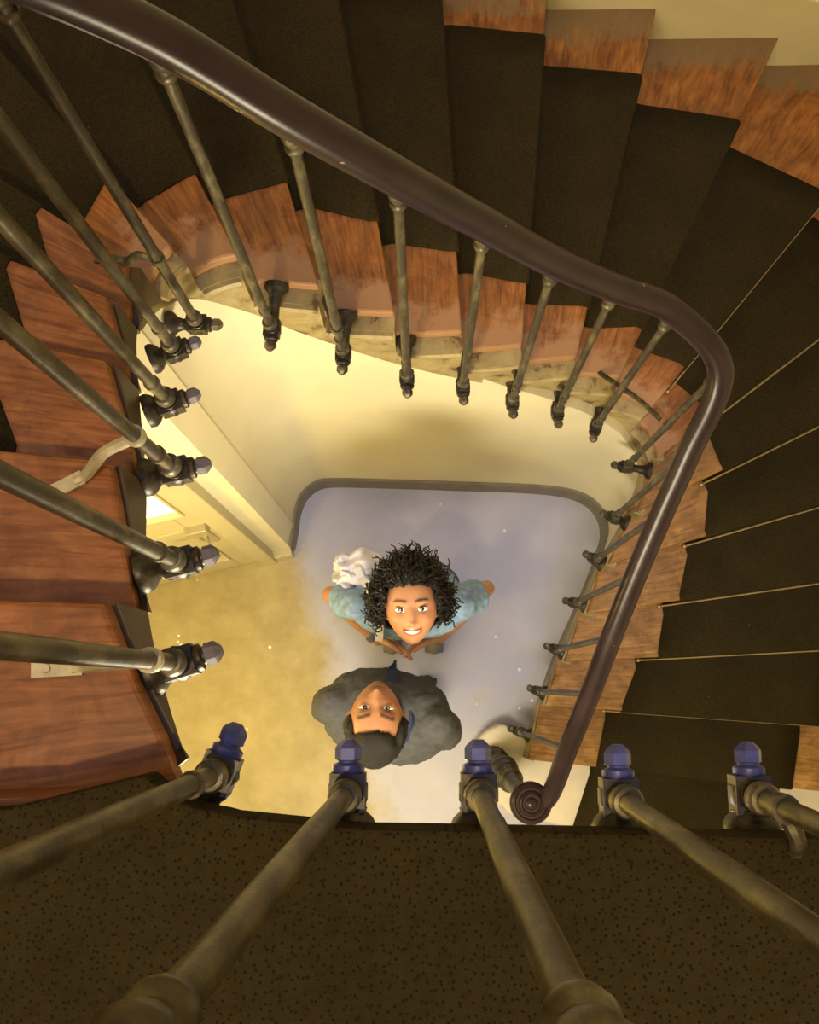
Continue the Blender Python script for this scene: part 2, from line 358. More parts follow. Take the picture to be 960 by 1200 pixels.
def sub(o, par):
    o.parent = par; o.matrix_parent_inverse = (Matrix.Translation(door.location)).inverted(); return o
mo = []
for (z0, z1, ta) in ((.25, 1.05, .09), (1.27, 1.93, .045)):
    for q in ((ta, ta+.01, z0, z1), (.725, .74, z0, z1)): mo.append((q[0], q[1], -.03, -.004, q[2], q[3]))
    mo += [(ta, .74, -.03, -.004, z0, z0+.015), (ta, .74, -.03, -.004, z1-.015, z1)]
dpart('panel_moulding', 'door_paint', mo)
dpart('glass_pane', 'lit_pane', [(.05, .73, -.034, -.026, 1.28, 1.92)], bev=.001)
dpart('handle_plate', 'handle_metal', [(.035, .085, -.012, -.002, .74, .98)])
mb = MB(); mb.tube(spline([dp(.06, -.005, .90), dp(.06, .035, .90), dp(.075, .05, .90), dp(.12, .052, .895), dp(.175, .045, .89)], 4), 0.0095, 10)
o = mb.build('handle', 'handle_metal', None); o.parent = door; o.matrix_parent_inverse = Matrix.Translation(door.location).inverted()
dpart('rim_lock', 'handle_metal', [(.02, .10, -.012, .02, 1.0, 1.08)])
dpart('base_plinth', 'door_paint', [(-.16, -.075, -.08, .012, 0, .11)])
# ------------------------------------------------------------------ staircase: treads, risers, stringers
stair = empty('staircase', (1.0, -.3, 0)); tag(stair, 'winding staircase with worn wooden treads and olive painted stringer', 'staircase')
inv = Matrix.Translation(stair.location).inverted()
def spart(o): o.parent = stair; o.matrix_parent_inverse = inv; return o
def tread(i):
    K = 4; ss = [i+k/K for k in range(K+1)]
    sh = up_dir(i+1)*0.035
    inn = [W(s) for s in ss]; out = [O(s) for s in ss]
    inn[-1] = inn[-1]+sh; out[-1] = out[-1]+sh*0.6
    if i in (22,): inn = [W(22), W(22.25), W(22.5), W(22.75), W(23)+up_dir(22)*.02]
    z1 = i*R; z0 = z1-0.036
    n = K+1; v = []; uvi = []; uvo = []
    for k in range(n):
        L = np.linalg.norm(out[k]-inn[k])
        for p, z, a, bb in ((inn[k], z0, 0, L), (inn[k], z1, 0, L), (out[k], z0, L, 0), (out[k], z1, L, 0)):
            v.append((p[0], p[1], z)); uvi.append((a, k*0.055+i*3.1)); uvo.append((bb, 0))
    f = []
    for k in range(K):
        q = 4*k; f += [(q+1, q+3, q+7, q+5), (q, q+4, q+6, q+2), (q, q+1, q+5, q+4), (q+2, q+6, q+7, q+3)]
    f += [(0, 2, 3, 1), (4*K, 4*K+1, 4*K+3, 4*K+2)]
    o = mesh_obj('tread', v, f, 'wood_warm' if i < 8 else ('wood_worn' if i < 18 else 'wood_red'))
    for nm, data in (('inner', uvi), ('outer', uvo)):
        l = o.data.uv_layers.new(name=nm)
        for lp in o.data.loops: l.data[lp.index].uv = data[lp.vertex_index]
    fixn(o); md = o.modifiers.new('nosing', 'BEVEL'); md.width = 0.007; md.segments = 2; md.limit_method = 'ANGLE'
    return spart(o)
for i in range(2, 23): tread(i)
for i in range(2, 24):                                            # risers
    if i == 23: a, bq = W(22.98), W(22.98)+np.array([-1.5, -.06])
    else: a, bq = W(i)+D(i)*0.012, O(i)-D(i)*0.002
    u = up_dir(i)*0.022; t = up_dir(i)*0.018
    if i == 23: u = np.array([0, -.02]); t = np.array([0, -.018])
    spart(fixn(mesh_obj('riser', *ext([a+u, bq+u, bq+u+t, a+u+t], (i-1)*R-.03, i*R-.037), 'wood_warm' if i < 8 else ('wood_worn' if i < 18 else 'wood_red'))))
def nrm_well(s):                                                  # towards the open well
    t = W(min(s+.05, 24))-W(max(s-.05, 1)); t /= np.linalg.norm(t); return np.array([-t[1], t[0]])
def stringer(i0, i1, material):
    v = []; f = []; rows = []
    for i in range(i0, i1):
        for k in range(7):
            s = i+k/6*0.9999
            if i == 22 and k > 5: s = 22.97
            off = 0.006+0.032*min(max((s-8)/2, 0), 1)*(1-min(max((s-16.5)/2.5, 0), 1)); p = W(s)+nrm_well(s)*off; q = W(s)-nrm_well(s)*0.03
            zt = i*R-0.034; dep = 0.29-0.125*min(max((s-15.5)/3.5, 0), 1); zb = max(0.0, R*s-dep); rows.append((p, q, zt, zb))
    for p, q, zt, zb in rows: v += [(p[0], p[1], zb), (p[0], p[1], zt), (q[0], q[1], zt), (q[0], q[1], zb)]
    n = len(rows); f = [(0, 1, 2, 3), tuple(4*(n-1)+k for k in (3, 2, 1, 0))]
    for i in range(n-1):
        for k in range(4): f.append((4*i+k, 4*i+(k+1) % 4, 4*i+4+(k+1) % 4, 4*i+4+k))
    return spart(fixn(mesh_obj('inner_stringer', v, f, material)))
stringer(2, 18, 'stringer_paint'); stringer(18, 23, 'stringer_shade_brown')
# small scotia under each tread end and its painted edge block
for i in range(8, 18):
    pts = [W(s)+nrm_well(s)*(0.012+0.032*min(max((s-8)/2, 0), 1)*(1-min(max((s-16.5)/2.5, 0), 1))) for s in np.linspace(i+.02, min(i+.98, 22.9), 6)]
    mb = MB(); mb.tube([(p[0], p[1], i*R-.046) for p in pts], 0.011, 6); spart(mb.build('tread_scotia', 'stringer_paint'))
# outer stringer: stepped skirt against the wall with a moulded cap
def outer_skirt():
    rows = []; caps = []
    for s in np.linspace(2, 22.6, 150):
        p = O(s); d = D(s); rows.append((p-d*0.004, p-d*0.03, R*s-.25, R*s+.20)); caps.append((*(p-d*0.02), R*s+.205))
    v = []; n = len(rows)
    for p, q, zb, zt in rows: v += [(p[0], p[1], max(zb, 0)), (p[0], p[1], zt), (q[0], q[1], zt), (q[0], q[1], max(zb, 0))]
    f = [(0, 1, 2, 3), tuple(4*(n-1)+k for k in (3, 2, 1, 0))]
    for i in range(n-1):
        for k in range(4): f.append((4*i+k, 4*i+(k+1) % 4, 4*i+4+(k+1) % 4, 4*i+4+k))
    spart(fixn(mesh_obj('outer_stringer', v, f, 'door_paint')))
    mb = MB(); mb.tube(caps, 0.019, 8); spart(mb.build('stringer_cap', 'trim_paint'))
outer_skirt()
# landing slab: edge follows the well
LZ = 23*R
ledge = [W(s) for s in np.linspace(23, 24, 6)]+[np.array(q) for q in [(-.06, -.142), (.15, -.145), (.40, -.15), (1.0, -.17), (1.84, -.19)]]
lp = ledge+[np.array((1.84, -2.38)), np.array((-1.84, -2.38)), np.array((-1.84, -.15)), np.array((-1.0, -.16)), np.array((-.42, -.12))]
o = spart(fixn(mesh_obj('landing', *ext([p+(np.array([0, -.05]) if k < 11 else np.array([0, 0])) for k, p in enumerate(lp)], LZ-.2, LZ-.055), 'stringer_paint')))
o = fixn(mesh_obj('landing_carpet', *ext([p+(np.array([0, .004]) if k < 11 else np.array([0, 0])) for k, p in enumerate(lp)], LZ-.055, LZ), 'carpet'))
md = o.modifiers.new('edge', 'BEVEL'); md.width = 0.006; md.segments = 2; md.limit_method = 'ANGLE'
tag(o, 'dark speckled carpet covering the upper landing behind the balusters', 'carpet')
# first step: pale stone with a rounded end under the newel
def stone():
    c = np.array([.375, -.33]); r = .175; pts = []
    for k in range(15): a = math.radians(95+k*165/14); pts.append(c+np.array([math.cos(a), math.sin(a)])*r)
    back = W(2)+np.array([0.0, .02]); pts = [O(2)+np.array([0, .05]), back+np.array([.1, .0])]+pts
    fr = [np.array([.36, -.53]), np.array([.6, -.585]), O(1)+np.array([0, 0])]
    poly = pts+fr
    o = spart(fixn(mesh_obj('first_step', *ext(poly, 0, R), 'stone_step'))); md = o.modifiers.new('nosing', 'BEVEL'); md.width = .02; md.segments = 3; md.limit_method = 'ANGLE'
stone()
# ------------------------------------------------------------------ carpet runner (one continuous strip)
def runner():
    K = 9; rowsP = []
    def line(s, back, z, i, sh=0.0):
        a = CARP[i]-sh; p = W(s); d = D(s); u = up_dir(s)
        return [(*(p+d*(a+CW*k/(K-1))+u*back), z) for k in range(K)]
    t = .007
    rowsP.append(line(1, -.35, .006, 1)); rowsP.append(line(1, .002, .006, 1))
    for i in range(1, 23):
        z = i*R; zl = (i-1)*R
        b = .02 if i > 1 else .0
        if i > 1: rowsP.append(line(i, b-t, zl+t+.012, i))
        rowsP.append(line(i, b-t, z-.045, i)); rowsP.append(line(i, -t*.9, z-.036, i)); rowsP.append(line(i, -t, z-.008, i)); rowsP.append(line(i, -t*.2, z+t*.8, i)); rowsP.append(line(i, .02, z+t, i))
        if i < 22: sh = SHRINK.get(i, 0); rowsP.append(line(i+1, -.04, z+t, i+1, sh)); rowsP.append(line(i+1, .004, z+t+.001, i+1, sh))
        else: rowsP.append([(q[0], q[1]+.24-.55*0, q[2]) if False else (*(W(22.97)+np.array([-.21-CW*k/(K-1), .015])), z+t) for k, q in enumerate(rowsP[-1])])
    v = [q for r_ in rowsP for q in r_]; f = []
    for i in range(len(rowsP)-1):
        for k in range(K-1): q = i*K+k; f.append((q, q+1, q+K+1, q+K))
    o = fixn(mesh_obj('carpet_runner', v, f, 'carpet', None, True)); o.data.set_sharp_from_angle(angle=math.radians(60))
    md = o.modifiers.new('pile', 'SOLIDIFY'); md.thickness = .006; md.offset = -1 
    tag(o, 'dark speckled stair carpet running down the middle of the treads', 'carpet')
    me = o.data
    # make sure the pile side is the upper one
    up_ = sum(p.normal.z*p.area for p in me.polygons)
    if up_ < 0: me.flip_normals()
runner()
# stair rods
ORD = {2: 'second', 3: 'third', 4: 'fourth', 5: 'fifth', 6: 'sixth', 7: 'seventh', 8: 'eighth', 9: 'ninth'}
for i in range(3, 10):
    p = W(i); d = D(i); u = up_dir(i)*(-.006); z = (i-1)*R+.018; a0 = CARP[i]-.05
    q0 = p+d*a0+u; q1 = p+d*(a0+CW+.11)+u
    mb = MB(); mb.tube([(*q0, z), (*q1, z)], 0.0045, 8); rod = mb.build('stair_rod', 'brass')
    mb = MB(); mb.sphere((*q0, z), .009); e = mb.build('finial', 'brass', rod)
    mb = MB(); mb.sphere((*q1, z), .010); e = mb.build('finial', 'brass', rod)
    tag(rod, 'thin brass carpet rod at the foot of the %s riser above the floor' % ORD[i-1], 'stair rod', 'carpet rods on the lower flight')
# ------------------------------------------------------------------ railing
rail = empty('stair_railing', (.33, -.32, R)); tag(rail, 'iron balustrade with dark wooden handrail following the stairwell', 'railing')
rinv = Matrix.Translation(rail.location).inverted()
def rpart(o): o.parent = rail; o.matrix_parent_inverse = rinv; return o
# name, foot plan, foot z, rail plan, rail centre z
BAL = [('R6', (.415, -.185), .26, (.475, -.20), 1.20), ('R5', (.485, -.015), .40, (.525, -.02), 1.37), ('R4', (.54, .15), .55, (.57, .15), 1.52), ('R3', (.60, .325), .70, (.62, .325), 1.67),
       ('R2', (.655, .475), .85, (.668, .48), 1.81), ('R1', (.70, .61), 1.0, (.71, .615), 1.95), ('T8', (.72, .765), 1.15, (.75, .78), 2.13), ('T7', (.59, .87), 1.30, (.605, .885), 2.26),
       ('T6', (.44, .88), 1.45, (.44, .89), 2.39), ('T5', (.28, .87), 1.60, (.28, .875), 2.56), ('T4', (.12, .86), 1.78, (.12, .86), 2.76), ('T3', (-.04, .83), 1.95, (-.04, .84), 2.97),
       ('T2', (-.20, .84), 2.12, (-.20, .84), 3.15), ('T1', (-.36, .85), 2.27, (-.36, .855), 3.315), ('T0', (-.50, .80), 2.43, (-.505, .81), 3.50), ('L1', (-.49, .66), 2.65, (-.50, .66), 3.66),
       ('L2', (-.44, .49), 2.85, (-.45, .49), 3.80), ('L3', (-.38, .33), 3.02, (-.39, .33), 3.93), ('L4', (-.335, .17), 3.15, (-.345, .17), 4.05), ('L5', (-.30, .03), 3.27, (-.31, .03), 4.14),
       ('L6', (-.22, -.09), 3.40, (-.23, -.10), 4.19), ('N1', (-.08, -.11), 3.40, (-.105, -.128), 4.21), ('N2', (.06, -.11), 3.40, (.06, -.13), 4.21), ('N3', (.21, -.115), 3.40, (.21, -.14), 4.20), ('N4', (.35, -.112), 3.40, (.35, -.145), 4.20),
       ('N5', (.49, -.115), 3.40, (.49, -.148), 4.20), ('N6', (.63, -.12), 3.40, (.63, -.15), 4.20)]
rpts = [(.385, -.385, 1.00), (.42, -.385, 1.0), (.448, -.33, 1.05)]+[(*q[3], q[4]) for q in BAL]+[(1.0, -.16, 4.20), (1.8, -.18, 4.20)]
rp = spline([np.array(q) for q in rpts], 8)
prof = [(-.032, -.006), (-.030, -.016), (-.023, -.020), (-.024, -.026), (.024, -.026), (.023, -.020), (.030, -.016), (.032, -.006), (.031, .008), (.024, .020), (.012, .0265), (0, .028), (-.012, .0265), (-.024, .020), (-.031, .008)]
mb = MB(); mb.tube(rp, 1.0, prof=prof); hr = rpart(mb.build('handrail', 'rail_wood'))
# scroll disc at the foot of the rail
mb = MB(); mb.lathe((.372, -.39, .965), (0, 0, 1), [(0, .05), (.006, .064), (.02, .072), (.045, .072), (.056, .066), (.060, .056), (.054, .052), (.054, .044), (.062, .041), (.066, .034), (.061, .030), (.061, .022), (.069, .018), (.074, .010), (.075, .002)], 32)
rpart(mb.build('scroll_end', 'rail_wood'))
# newel: turned cast post leaning slightly out
nb, ntp = np.array([.305, -.305, R]), np.array([.372, -.39, .97]); ax = ntp-nb; Ln = np.linalg.norm(ax)
prof_n = [(0, .06), (.03, .062), (.035, .05), (.06, .046), (.075, .058), (.10, .06), (.115, .045), (.15, .04), (.19, .052), (.23, .06), (.27, .062), (.31, .056), (.36, .045), (.40, .037), (.42, .04), (.43, .047), (.45, .047), (.46, .036), (.52, .034), (.60, .031), (.68, .028), (.70, .036), (.72, .04), (.74, .036), (.75, .026), (Ln, .024)]
mb = MB(); mb.lathe(nb, ax, prof_n, 18); npost = rpart(mb.build('newel_post', 'iron'))
for d_, r_ in ((.075, .062), (.21, .058), (.25, .065), (.29, .062), (.345, .051), (.44, .05), (.71, .042)):
    mb = MB(); a_ = ax/Ln; c_ = nb+a_*d_; mb.lathe(c_, ax, [(-.006, r_*.93), (-.003, r_), (.003, r_), (.006, r_*.93)], 18); o = mb.build('newel_ring', 'iron_dark'); o.parent = npost
def well_dir(xy):
    best = min(np.linspace(2, 24, 400), key=lambda s: np.hypot(*(W(s)-xy))); return best
def sbpart(o, par): o.parent = par; return o
RR = 0.0104
for (nm, f2, fz, t2, tz) in BAL:
    foot = np.array([*f2, fz]); top = np.array([*t2, tz-.026]); ax = top-foot; L = np.linalg.norm(ax)
    near = nm[0] == 'N' or nm in ('L6',)
    if nm[0] == 'N': hd = np.array([0.0, 1.0]); sp_ = np.array([f2[0], -.148])
    else:
        s = well_dir(np.array(f2)); hd = nrm_well(s); sp_ = W(s)+hd*.01
        g = np.array(f2)-sp_
        if nm != 'L6': hd = g/np.linalg.norm(g) if np.linalg.norm(g) > .03 else hd
        if nm in ('L6',): hd = np.array([.35, .94]); sp_ = np.array(f2)-hd*.07
    prof_b = [(-.03, RR*1.0), (.012, RR*1.05), (.05, RR), (L*.5, RR*1.05), (L-.075, RR*.96), (L-.05, RR*.96), (L, RR)]
    mb = MB(); mb.lathe(foot, ax, prof_b, 14); bal = rpart(mb.build('baluster', 'iron'))
    a_ = ax/L
    mb = MB(); mb.lathe(top-a_*(.075 if nm[0] != 'N' else .14), ax, [(0, .0105), (.004, .0155), (.012, .017), (.018, .0155), (.021, .0125), (.030, .0125), (.034, .0165), (.045, .0185), (.056, .0165), (.061, .0145), (.075, .0185)], 16); sbpart(mb.build('capital', 'iron'), bal)
    mb = MB(); mb.lathe(foot+a_*.02, ax, [(-.014, .014), (-.010, .0175), (.004, .0175), (.008, .015), (.009, .0105)], 16); sbpart(mb.build('collar', 'iron'), bal)
    if nm[0] != 'N' and random.random() < .8:
        mb = MB(); mb.lathe(foot+a_*(.085+random.random()*.02), ax, [(-.006, .0108), (-.004, .0135), (.004, .0135), (.006, .0108)], 14); sbpart(mb.build('ring', 'iron'), bal)
    # cast bracket: rosette on the stringer, waisted arm, block round the rod
    h3 = np.array([hd[0], hd[1], 0]); bc = foot+np.array([0, 0, -.022]); d0 = np.linalg.norm(np.array(f2)-sp_)
    st = bc-h3*d0
    mb = MB(); mb.lathe(st, h3, [(-.004, .030), (.004, .031), (.012, .027), (.020, .018), (d0*.5, .013), (d0-.028, .014), (d0-.022, .019), (d0-.016, .021)], 12)
    sd = np.array([-hd[1], hd[0], 0]); axm = np.array([h3, sd, [0, 0, 1.0]])
    mb.lathe(bc+np.array([0, 0, -.026]), (0, 0, 1), [(0, .013), (.006, .019), (.016, .0225), (.034, .0225), (.040, .0185), (.044, .016)], 8, .39)
    mb.box(bc, (.020, .019, .015), axm)
    sbpart(mb.build('bracket', 'iron_dark', None, True), bal)
    mb = MB(); mb.lathe(bc+h3*.018, h3, [(0, .0150), (.004, .0175), (.010, .0175), (.013, .012), (.017, .0115)], 10); sbpart(mb.build('washer', 'nut_daylight_blue' if near else 'iron_dark'), bal)
    mb = MB(); mb.lathe(bc+h3*.033, h3, [(0, .0125), (.001, .0145), (.013, .0145), (.016, .0125), (.022, .006)], 6); sbpart(mb.build('hex_nut', 'nut_daylight_blue' if near else ('nut_daylight_violet' if nm[0] == 'L' else 'iron'), None, False), bal)
    # steadying stays on some rods
    STAY = {'T0': (.31, (-.085, .012), .035), 'L3': (.19, (-.095, -.05), .052), 'L5': (.105, (-.11, -.006), .068), 'T8': (.50, (-.17, .22), 0.15), 'N4': (.075, (.03, -.07), .05), 'T2': (.16, (-.03, .09), .13), 'T5': (.15, (-.005, .10), .12), 'T6': (.14, (-.0, .09), .12)}
    if nm in STAY:
        hz, dxy, dr = STAY[nm]; rc = foot+a_*hz
        end = np.array([rc[0]+dxy[0], rc[1]+dxy[1], rc[2]-dr])
        mb = MB(); mb.lathe(rc, ax, [(-.007, RR), (-.007, .0145), (.007, .0145), (.007, RR)], 14)
        e0 = rc+(end-rc)*.10; dirh = np.array([dxy[0], dxy[1], 0])/np.hypot(*dxy)
        mb.tube(spline([e0, rc+(end-rc)*.45+np.array([0, 0, .018]), end-dirh*.02+np.array([0, 0, .004]), end], 5), [.0085]*16, 8)
        if nm[0] in 'LT' and nm not in ('T8',):
            mb.box(end+dirh*.018, (.03, .010, .003), np.array([dirh, np.cross([0, 0, 1.0], dirh), [0, 0, 1.0]]))
            mb.lathe(end+dirh*.03+np.array([0, 0, .003]), (0, 0, 1), [(0, .006), (.003, .005)], 10)
        sbpart(mb.build('stay', 'iron' if nm[0] != 'L' else 'grey_paint_metal'), bal)

# ------------------------------------------------------------------ people
def unit(v): v = np.array(v, float); return v/np.linalg.norm(v)
def sstep(a, b, x): t = np.clip((x-a)/(b-a), 0, 1); return t*t*(3-2*t)
def ico(sub):
    bm = bmesh.new(); bmesh.ops.create_icosphere(bm, subdivisions=sub, radius=1.0)
    v = np.array([q.co[:] for q in bm.verts]); f = [tuple(x.index for x in q.verts) for q in bm.faces]; bm.free(); return v, f
def head_shape(d, g):                                             # d: unit directions (n,3); local x right, y face, z up
    a, bq, c = g['w'], g['d'], g['h']
    r = 1/np.sqrt((d[:, 0]/a)**2+(d[:, 1]/bq)**2+(d[:, 2]/c)**2); p = d*r[:, None]
    x, y, z = p[:, 0].copy(), p[:, 1].copy(), p[:, 2].copy()
    t = np.clip((-z-.015)/.10, 0, 1); x *= 1-g['jaw']*t**1.4; y = np.where(y < 0, y*(1-.5*t), y*(1-.06*t))
    fr = sstep(.02, .06, y)
    def G(cx_, cz, sx, sz): return np.exp(-((x-cx_)/sx)**2-((z-cz)/sz)**2)
    nz = np.clip((.022-z)/.055, 0, 1); nose = np.exp(-(x/(.0085+.006*nz))**2)*np.where(z > -.034, sstep(.035, .0, z)*(.007+.017*nz), 0)*sstep(-.046, -.030, z)
    nose += np.exp(-(x/.0105)**2-((z+.030)/.009)**2)*.007+(G(.013, -.033, .006, .006)+G(-.013, -.033, .006, .006))*.006
    e = (G(.031, .010, .017, .0105)+G(-.031, .010, .017, .0105))
    br = (G(.030, .030, .022, .009)+G(-.030, .030, .022, .009))
    ch = (G(.042, -.022, .020, .018)+G(-.042, -.022, .020, .018))
    lip = G(0, -.054, .024, .0055)+G(0, -.066, .020, .006)
    y = y+fr*(nose-.0085*e+.004*br+g['cheek']*ch+.0055*lip+.009*G(0, -.097, .020, .014)-.004*G(0, -.080, .02, .006))
    return np.stack([x, y, z], 1)
def basis(fwd_, up_):
    f = unit(fwd_); u = np.array(up_, float); u = unit(u-f*(u@f)); r_ = np.cross(f, u); return np.stack([r_, f, u], 0)   # rows: local x,y,z in world
def remesh(mb, voxel, smooth_it, name):
    o = mesh_obj(name+'_src', mb.v, mb.f)
    md = o.modifiers.new('r', 'REMESH'); md.mode = 'VOXEL'; md.voxel_size = voxel
    if smooth_it: sm = o.modifiers.new('s', 'SMOOTH'); sm.iterations = smooth_it; sm.factor = .5
    dg = bpy.context.evaluated_depsgraph_get(); me = bpy.data.meshes.new_from_object(o.evaluated_get(dg)); me.name = name
    old = o.data; bpy.data.objects.remove(o); bpy.data.meshes.remove(old)
    me.polygons.foreach_set('use_smooth', [True]*len(me.polygons)); return me
def capsule(mb, p, q, r0, r1, seg=14):
    p, q = np.array(p, float), np.array(q, float); mb.sphere(p, r0, nu=seg, nv=8); mb.sphere(q, r1, nu=seg, nv=8)
    ax_ = q-p; L = np.linalg.norm(ax_)
    if L > 1e-4: mb.lathe(p, ax_, [(0, r0), (L, r1)], seg)
def chain(mb, pts, rads):
    for k in range(len(pts)-1): capsule(mb, pts[k], pts[k+1], rads[k], rads[k+1])
def loft(mb, rings, seg=24):                                      # rings: (centre, side vec*half, front vec*half), superellipse
    v = []; f = []
    for c, a_, b_ in rings:
        for k in range(seg):
            th = 2*math.pi*k/seg; cc, ss_ = math.cos(th), math.sin(th)
            v.append(np.array(c)+np.array(a_)*math.copysign(abs(cc)**.8, cc)+np.array(b_)*math.copysign(abs(ss_)**.8, ss_))
    n = len(rings)
    for i in range(n-1):
        for k in range(seg): k2 = (k+1) % seg; f.append((i*seg+k, i*seg+k2, (i+1)*seg+k2, (i+1)*seg+k))
    f.append(tuple(range(seg))[::-1]); f.append(tuple((n-1)*seg+k for k in range(seg))); mb.add(v, f)
def tint(me, cols, name='tone'):
    at = me.color_attributes.new(name, 'FLOAT_COLOR', 'POINT')
    at.data.foreach_set('color', np.concatenate([cols, np.ones((len(cols), 1))], 1).astype(np.float32).ravel())
def co(me):
    a_ = np.empty(len(me.vertices)*3); me.vertices.foreach_get('co', a_); return a_.reshape(-1, 3)
def setco(me, c): me.vertices.foreach_set('co', np.asarray(c, float).ravel()); me.update()
def wrinkle(p, amp, sc, seed=0):
    q = p*sc+seed; n = np.sin(q[:, 0]*1.7+2.1*np.sin(q[:, 1]*1.3+q[:, 2]*.6))*np.cos(q[:, 2]*1.5+1.7*np.sin(q[:, 0]*.9-q[:, 1]))
    n += .5*np.sin(q[:, 2]*3.1+q[:, 0]*2.3+1.5*np.sin(q[:, 1]*2.7)); return n*amp
def displace(me, amp, sc, seed):
    nr = np.empty(len(me.vertices)*3); me.vertices.foreach_get('normal', nr); nr = nr.reshape(-1, 3); p = co(me); setco(me, p+nr*wrinkle(p, amp, sc, seed)[:, None])
def hand(mb, wrist, d, side, palm_n, curl=.9, sc=1.0):            # d: direction of the fingers, side: towards the thumb, palm_n: the way the palm faces
    d, side, pn = unit(d), unit(side), unit(palm_n); w = np.array(wrist, float)
    kn = [w+d*.082*sc+side*o_*sc for o_ in (.030, .010, -.010, -.028)]
    for k in kn: capsule(mb, w+d*.012*sc+(k-w-d*.082*sc)*.55, k, .0135*sc, .0115*sc, 10)
    for k, L in zip(kn, (.072, .080, .074, .058)):
        a = k; dd = d.copy(); r_ = .0092
        for seg_, fr in ((.45, .45), (.32, .55), (.25, .4)):
            dd = unit(dd*math.cos(curl*fr)+pn*math.sin(curl*fr)); b_ = a+dd*L*seg_*sc; capsule(mb, a, b_, r_*sc, r_*.93*sc, 10); a = b_; r_ *= .93
    a = w+d*.025*sc+side*.026*sc; b_ = a+unit(d*.7+side*.75+pn*.25)*.042*sc; c_ = b_+unit(d+side*.15+pn*.4)*.034*sc; e = c_+unit(d+pn*.5)*.026*sc
    chain(mb, [a, b_, c_, e], [.0155*sc, .0125*sc, .0108*sc, .009*sc])
def person(name, label, cfg):
    root = empty(name, (*cfg['feet'], 0)); tag(root, label, 'person'); pinv = Matrix.Translation(root.location).inverted()
    def att(o): o.parent = root; o.matrix_parent_inverse = pinv; return o
    def att_me(nm, me, m_): o = bpy.data.objects.new(nm, me); COL.objects.link(o); me.materials.append(MAT[m_]); return att(o)
    B = basis(cfg['face'], cfg['crown']); hc = np.array(cfg['head']); g = cfg['g']
    def toW(p): return hc+np.asarray(p)@B
    dv, df = ico(5); hp = head_shape(dv, g)
    mb = MB(); mb.add(toW(hp), df)
    for sx in (-1, 1):                                            # ears
        q = toW([sx*(g['w']+.004), -.008, -.004]); eb = basis(B[1]*.45+B[0]*sx*.9, B[2]); mb.sphere(q, (.017, .006, .030), eb, 14, 10)
        mb.sphere(toW([sx*(g['w']+.002), -.004, -.026]), .009)
    shl, shr = np.array(cfg['sh'][0]), np.array(cfg['sh'][1]); mid = (shl+shr)/2; sv = unit([*(shr-shl)[:2], 0]); fr = np.array([*cfg['front'], 0.0]); fr = unit(fr-sv*(fr@sv))
    nbase = mid+np.array([0, 0, .035])-fr*.01
    chain(mb, [nbase, (nbase+toW([0, -.03, -.07]))/2, toW([0, -.02, -.055])], [g['neck']*1.12, g['neck'], g['neck']*1.03])
    T = cfg['torso']; hip = np.array([*cfg['feet'], T['hipz']]); S = np.linalg.norm(shr-shl)/2
    def torso(mbx, k, lo=0.0, top=1.0):
        rings = []
        for u, hs, hf, z in ((0, T['hip'], T['hd'], T['hipz']), (.3, T['waist'], T['wd'], T['hipz']+.16), (.62, T['chest'], T['cd'], mid[2]-.17), (.82, T['chest']*1.02, T['cd']*.97, mid[2]-.08), (.93, S*1.06, T['cd']*.80, mid[2]-.015), (1.0, S*.70, T['cd']*.58, mid[2]+.030), (1.04, .055, .05, mid[2]+.055)):
            if u < lo or u > top: continue
            t_ = min(max((z-T['hipz'])/(mid[2]-T['hipz']), 0), 1); c = np.array([*(hip[:2]*(1-t_)+mid[:2]*t_), z])
            rings.append((c, sv*(hs+k), fr*(hf+k)))
        loft(mbx, rings)
    torso(mb, 0.0)
    for sd in (0, 1):
        a, e, w_ = np.array(cfg['sh'][sd]), np.array(cfg['el'][sd]), np.array(cfg['wr'][sd]); ar = cfg['arm']
        chain(mb, [a, (a+e)/2, e], [ar, ar*.88, ar*.74]); chain(mb, [e, e*.62+w_*.38, w_], [ar*.74, ar*.76, ar*.52])
        hd = cfg['hand'][sd]; hand(mb, w_, *hd)
    for sx in (-1, 1):
        h_ = hip+sv*sx*T['hip']*.52; k_ = np.array([*(np.array(cfg['feet'])+sv[:2]*sx*.09+fr[:2]*.02), .48]); an = np.array([*(np.array(cfg['feet'])+sv[:2]*sx*.095-fr[:2]*.01), .09])
        chain(mb, [h_, k_, an], [T['hip']*.52, .056, .037])
        chain(mb, [an, an+fr*.05-np.array([0, 0, .055]), an+fr*.15-np.array([0, 0, .065])], [.036, .032, .022])
    me = remesh(mb, .0052, 3, 'body'); p = co(me); L_ = (p-hc)@B.T
    col = np.tile(np.array(cfg['skin']), (len(p), 1)); x, y, z = L_.T; on = (np.linalg.norm(L_, axis=1) < .17) & (y > .03)
    def paint(mask, c): nonlocal col; col = col*(1-mask[:, None])+np.array(c)*mask[:, None]
    onf = on.astype(float)
    paint(onf*.28*np.exp(-((np.abs(x)-.045)/.02)**2-((z+.025)/.02)**2), (cfg['skin'][0]*1.15, cfg['skin'][1]*.72, cfg['skin'][2]*.6))
    if cfg.get('beard'): paint(onf*cfg['beard']*np.clip(sstep(-.055, -.085, z)+np.exp(-(x/.026)**2-((z+.044)/.006)**2), 0, 1), (.05, .03, .022))
    arch = .0335+.0035*np.cos((np.abs(x)-.032)/.02*1.3)-.003*sstep(.04, .055, np.abs(x))
    paint(onf*.92*np.exp(-((z-arch)/cfg.get('brow', .0042))**4)*sstep(.010, .015, np.abs(x))*sstep(.056, .048, np.abs(x)), (.016, .010, .008))
    paint(onf*.35*np.exp(-((np.abs(x)-.031)/.018)**2-((z-.010)/.011)**2), (.09, .045, .03))
